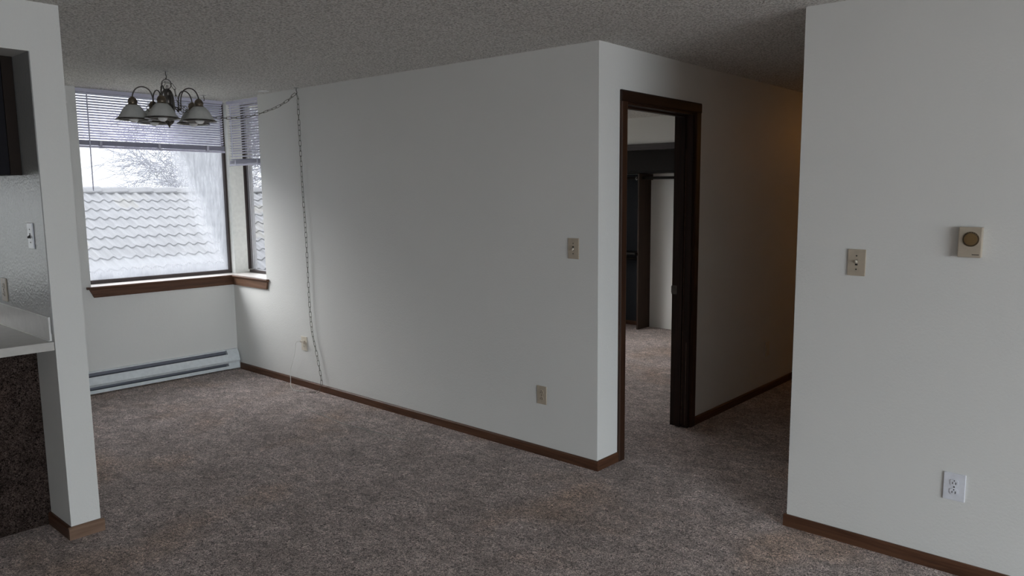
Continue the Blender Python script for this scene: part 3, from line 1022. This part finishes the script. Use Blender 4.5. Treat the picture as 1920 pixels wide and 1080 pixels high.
kids = [s.build('scroll', M_BRONZE, arm0, True), cap.build('socket_cap', M_BRASSCAP, arm0, True)]
shade0 = sh.build('shade', M_SHADE, ch, True)
kids_s = [rim.build('shade_rim', M_BRONZE, shade0, True), bulb.build('bulb', M_BULB, shade0, True)]
PH0 = toward_cam - math.radians(10)
arms = []
for k in range(5):
    ang = PH0 + k * 2 * math.pi / 5
    if k == 0:
        oa, os_ = arm0, shade0
    else:
        oa, os_ = arm0.copy(), shade0.copy()
        for oo, ks in ((oa, kids), (os_, kids_s)):
            COL.objects.link(oo)
            oo.parent = ch
            for c_ in ks:
                cc_ = c_.copy()
                COL.objects.link(cc_)
                cc_.parent = oo
    oa.rotation_euler = (0, 0, ang)
    os_.rotation_euler = (0, 0, ang)

# ceiling hooks
def hook(name, loc, label, L=0.045, flat=False):
    e = empty(name, loc)
    tag(e, label, 'hook', 'hooks in the ceiling')
    MB().lathe([(0.004, -0.004), (0.016, -0.003), (0.018, 0.0)], 16).build('base', M_STEEL, e, True)
    p = [(0, 0, -0.003), (0, 0, -L * 0.45), (0.007, 0, -L * 0.6), (0.008, 0, -L * 0.8), (0.001, 0, -L * 0.97), (-0.007, 0, -L * 0.85)]
    MB().tube(smooth_pts(p), 0.0028, 8).build('hook_wire', M_BRONZE, e, True)
    return e
hook('ceiling_hook', (HKX, HKY, H), 'dark ceiling hook holding up the chandelier ring', 0.055)
hook('ceiling_hook', (-2.950, -0.030, H), 'small hook at the top of the long wall where the chain turns down', 0.05)
hook('ceiling_hook', (-3.969, -0.277, H), 'empty ceiling hook above the right end of the wide blind', 0.045)

# ------------------------------------------------------------------ swag chain
path = [(-2.902, -1.085, 2.205), (-2.905, -1.085, 2.27), (-2.892, -1.070, 2.345), (-2.872, -1.045, 2.362), (-2.850, -1.018, 2.33), (-2.846, -1.008, 2.27), (-2.850, -0.985, 2.222), (-2.868, -0.93, 2.185), (-2.885, -0.86, 2.167),
        (-2.90, -0.79, 2.159), (-2.908, -0.725, 2.156), (-2.923, -0.602, 2.162), (-2.941, -0.447, 2.186), (-2.952, -0.35, 2.215), (-2.960, -0.284, 2.240), (-2.966, -0.186, 2.283), (-2.960, -0.095, 2.342), (-2.953, -0.045, 2.388),
        (-2.948, -0.024, 2.375), (-2.946, -0.022, 2.33), (-2.946, -0.022, 2.233), (-2.942, -0.022, 2.004), (-2.934, -0.022, 1.625), (-2.917, -0.022, 1.284), (-2.913, -0.022, 1.026), (-2.910, -0.022, 0.764), (-2.890, -0.022, 0.502), (-2.838, -0.024, 0.332), (-2.800, -0.026, 0.204), (-2.772, -0.030, 0.098), (-2.778, -0.038, 0.045), (-2.800, -0.055, 0.012), (-2.83, -0.085, 0.008), (-2.87, -0.085, 0.008)]
fine_p = smooth_pts(path, 12)
cum = [0.0]
for p, q_ in zip(fine_p, fine_p[1:]):
    cum.append(cum[-1] + (q_ - p).length)
PITCH_L = 0.0405
link_r = 0.0018
LH, LW = 0.0235, 0.0078
def link_mesh():
    pts_ = []
    for k in range(9):
        a_ = -R90 + math.pi * k / 8
        pts_.append((LH - LW + LW * math.cos(a_), LW * math.sin(a_), 0))
    for k in range(9):
        a_ = R90 + math.pi * k / 8
        pts_.append((-(LH - LW) + LW * math.cos(a_), LW * math.sin(a_), 0))
    return MB().tube(pts_, link_r, 6, closed=True)
chn = empty('swag_chain', (-2.950, -0.030, 2.39))
tag(chn, 'long dark swag chain running from the chandelier to the wall and down to the carpet', 'chain')
def at_len(s_):
    import bisect
    i = min(max(bisect.bisect(cum, s_) - 1, 0), len(fine_p) - 2)
    t_ = (s_ - cum[i]) / max(cum[i + 1] - cum[i], 1e-9)
    return fine_p[i].lerp(fine_p[i + 1], t_), (fine_p[i + 1] - fine_p[i]).normalized()
total = cum[-1]
nlinks = int(total / PITCH_L)
lk0 = link_mesh().build('link', M_CHAIN, chn, True)
rnd = random.Random(3)
for i in range(nlinks):
    o = lk0 if i == 0 else lk0.copy()
    if i:
        COL.objects.link(o)
        o.parent = chn
    p, t_ = at_len((i + 0.5) * PITCH_L)
    side = t_.cross(Vector((0.6, 0.7, 0.2))).normalized()
    ang = (R90 if i % 2 else 0) + rnd.uniform(-0.35, 0.35) + 0.35
    side = Matrix.Rotation(ang, 3, t_) @ side
    nrm = t_.cross(side)
    R = Matrix((t_, side, nrm)).transposed().to_4x4()
    R.translation = p - chn.location
    if p.z < 0.02:
        R.translation.z = 0.009 - chn.location.z
    o.matrix_local = R

# ------------------------------------------------------------------ outside: neighbour's tiled roof
ZG = -3.0
struct('ground', MB().box((-60, -40, ZG - 0.2), (-4.7, 60, ZG)), M_GRASS)
TAN = 0.416
RX, RZ = -11.36, 1.70
nh = empty('neighbor_house', (RX, 2.5, ZG))
tag(nh, 'neighboring house with a pale wavy concrete tile roof outside the window', 'house')
def roof_side(sgn, nrows, name):
    bm = bmesh.new()
    EXP = 0.314
    Y0, Y1, dy = -5.0, 12.0, 0.025
    ny = int((Y1 - Y0) / dy)
    def prof(y):
        ph = (y / 0.150) % 1.0
        return 0.040 * (0.5 + 0.5 * math.cos(2 * math.pi * ph)) ** 1.2 - (0.014 if (y / 0.30) % 1.0 < 0.10 else 0)
    rr = random.Random(11)
    for r_ in range(nrows):
        xa = 0.10 + EXP * r_
        xb = 0.10 + EXP * (r_ + 1) + 0.02
        lines = []
        for (xx, lift) in ((xa - (0.03 if r_ else 0.09), 0.004), (xb, 0.028)):
            z = RZ - 0.06 - TAN * xx
            lines.append([bm.verts.new((RX + sgn * xx, Y0 + dy * j, z + lift + prof(Y0 + dy * j))) for j in range(ny + 1)])
        z = RZ - 0.06 - TAN * xb
        lines.append([bm.verts.new((RX + sgn * (xb - 0.002), Y0 + dy * j, z - 0.006 + prof(Y0 + dy * j))) for j in range(ny + 1)])
        for A, B in zip(lines, lines[1:]):
            for j in range(ny):
                f = (A[j], A[j + 1], B[j + 1], B[j])
                bm.faces.new(f if sgn < 0 else f[::-1])
    me = bpy.data.meshes.new(name)
    bm.to_mesh(me)
    bm.free()
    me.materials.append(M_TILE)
    for p in me.polygons:
        p.use_smooth = False
    o = bpy.data.objects.new(name, me)
    COL.objects.link(o)
    o.parent = nh
    o.location = -nh.location
    return o
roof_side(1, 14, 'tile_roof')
rb = MB().prism([(RX - 4.6, RZ - 0.1 - TAN * 4.6), (RX, RZ - 0.09), (RX + 4.5, RZ - 0.1 - TAN * 4.5), (RX + 4.5, RZ - 0.3 - TAN * 4.5), (RX, RZ - 0.3), (RX - 4.6, RZ - 0.3 - TAN * 4.6)], 'y', -5.0, 12.0).build('roof_deck', M_SIDING, nh)
rb.location = -nh.location
hw = MB().box((RX - 4.2, -4.7, ZG), (RX + 4.1, 11.7, RZ - TAN * 4.2 - 0.12)).build('walls', M_SIDING, nh)
hw.location = -nh.location
gt = MB().prism([(RX + 4.5, -0.29), (RX + 4.62, -0.29), (RX + 4.62, -0.17), (RX + 4.6, -0.17), (RX + 4.6, -0.27), (RX + 4.52, -0.27), (RX + 4.52, -0.17), (RX + 4.5, -0.17)], 'y', -5.0, 12.0).build('gutter', M_HEAT, nh)
gt.location = -nh.location
# ridge caps
cap_m = MB()
cap0 = None
CAPL = 0.40
for k in range(42):
    y0 = -5.0 + k * CAPL
    if cap0 is None:
        mb = MB()
        outer = [(-0.13, -0.075), (-0.06, -0.012), (0.0, 0.006), (0.06, -0.012), (0.13, -0.075)]
        vs1 = [mb.bm.verts.new((x, 0.0, z + 0.0)) for x, z in outer]
        vs2 = [mb.bm.verts.new((x * 1.12, CAPL + 0.04, z + 0.022)) for x, z in outer]
        in1 = [mb.bm.verts.new((x, 0.0, z - 0.02)) for x, z in outer]
        in2 = [mb.bm.verts.new((x * 1.12, CAPL + 0.04, z + 0.002)) for x, z in outer]
        for i in range(4):
            mb.bm.faces.new((vs1[i], vs1[i + 1], vs2[i + 1], vs2[i]))
            mb.bm.faces.new((in1[i], in2[i], in2[i + 1], in1[i + 1]))
            mb.bm.faces.new((vs1[i], in1[i], in1[i + 1], vs1[i + 1]))
            mb.bm.faces.new((vs2[i], vs2[i + 1], in2[i + 1], in2[i]))
        mb.bm.faces.new((vs1[0], vs2[0], in2[0], in1[0]))
        mb.bm.faces.new((vs1[4], in1[4], in2[4], vs2[4]))
        cap0 = mb.build('ridge_cap', M_TILE, nh)
        o = cap0
    else:
        o = cap0.copy()
        COL.objects.link(o)
        o.parent = nh
    o.location = (0, y0 - 2.5, RZ - ZG + 0.012)


# ------------------------------------------------------------------ outside: bare trees
RMIN = 0.0085


def make_tree(name, base, height, label, seed, spread=1.0, levels=6, first=0.35, m=M_BARK, r0=0.16, droop=0.05, nb=(3, 4), group=None):
    rr = random.Random(seed)
    e = empty(name, base)
    tag(e, label, 'tree', group)
    trunk = MB()
    br = MB()
    def grow(mb, p, d, L, r, lev):
        k = 4
        pts_, rs = [p], [r]
        q_ = p.copy()
        dd = d.copy()
        for i in range(k):
            dd = (dd + Vector((rr.uniform(-1, 1), rr.uniform(-1, 1), rr.uniform(-1, 1))) * 0.075 + Vector((0, 0, -droop if lev > 1 else 0.02))).normalized()
            q_ = q_ + dd * (L / k)
            pts_.append(q_.copy())
            rs.append(r * (1 - 0.45 * (i + 1) / k))
        mb.tube(pts_, rs, 7 if lev < 2 else (4 if lev < 4 else 3), cap=False)
        if lev >= levels:
            return
        nbr = rr.randint(*nb) if lev < levels - 1 else 3
        for b_ in range(nbr):
            f = rr.uniform(0.35, 1.0) if b_ else 1.0
            i = min(int(f * k), k - 1)
            start = pts_[i].lerp(pts_[i + 1], f * k - i) if f < 1 else pts_[-1]
            ax = dd.orthogonal().normalized()
            ax = Matrix.Rotation(rr.uniform(0, 2 * math.pi), 3, dd) @ ax
            an = rr.uniform(0.35, 0.85) * spread if b_ else rr.uniform(0.1, 0.35)
            nd = (Matrix.Rotation(an, 3, ax) @ dd).normalized()
            grow(br, start, nd, L * rr.uniform(0.66, 0.84), max(rs[-1] * rr.uniform(0.62, 0.88), RMIN), lev + 1)
    grow(trunk, Vector((0, 0, 0)), Vector((0, 0, 1)), height * first, r0, 0)
    trunk.build('trunk', m, e, True)
    br.build('branches', m, e, True)
    return e


make_tree('bare_tree', (-24.5, 10.5, ZG), 9.6, 'large bare tree spreading thin branches above the tiled ridge', 5, 1.45, 7, 0.42, r0=0.24, droop=0.03, nb=(3, 4))
make_tree('bare_tree', (-30.0, 2.6, ZG), 6.4, 'small distant leafless tree low over the ridge at the window\'s left', 9, 1.1, 5, 0.42, m=M_BUSH, r0=0.12)
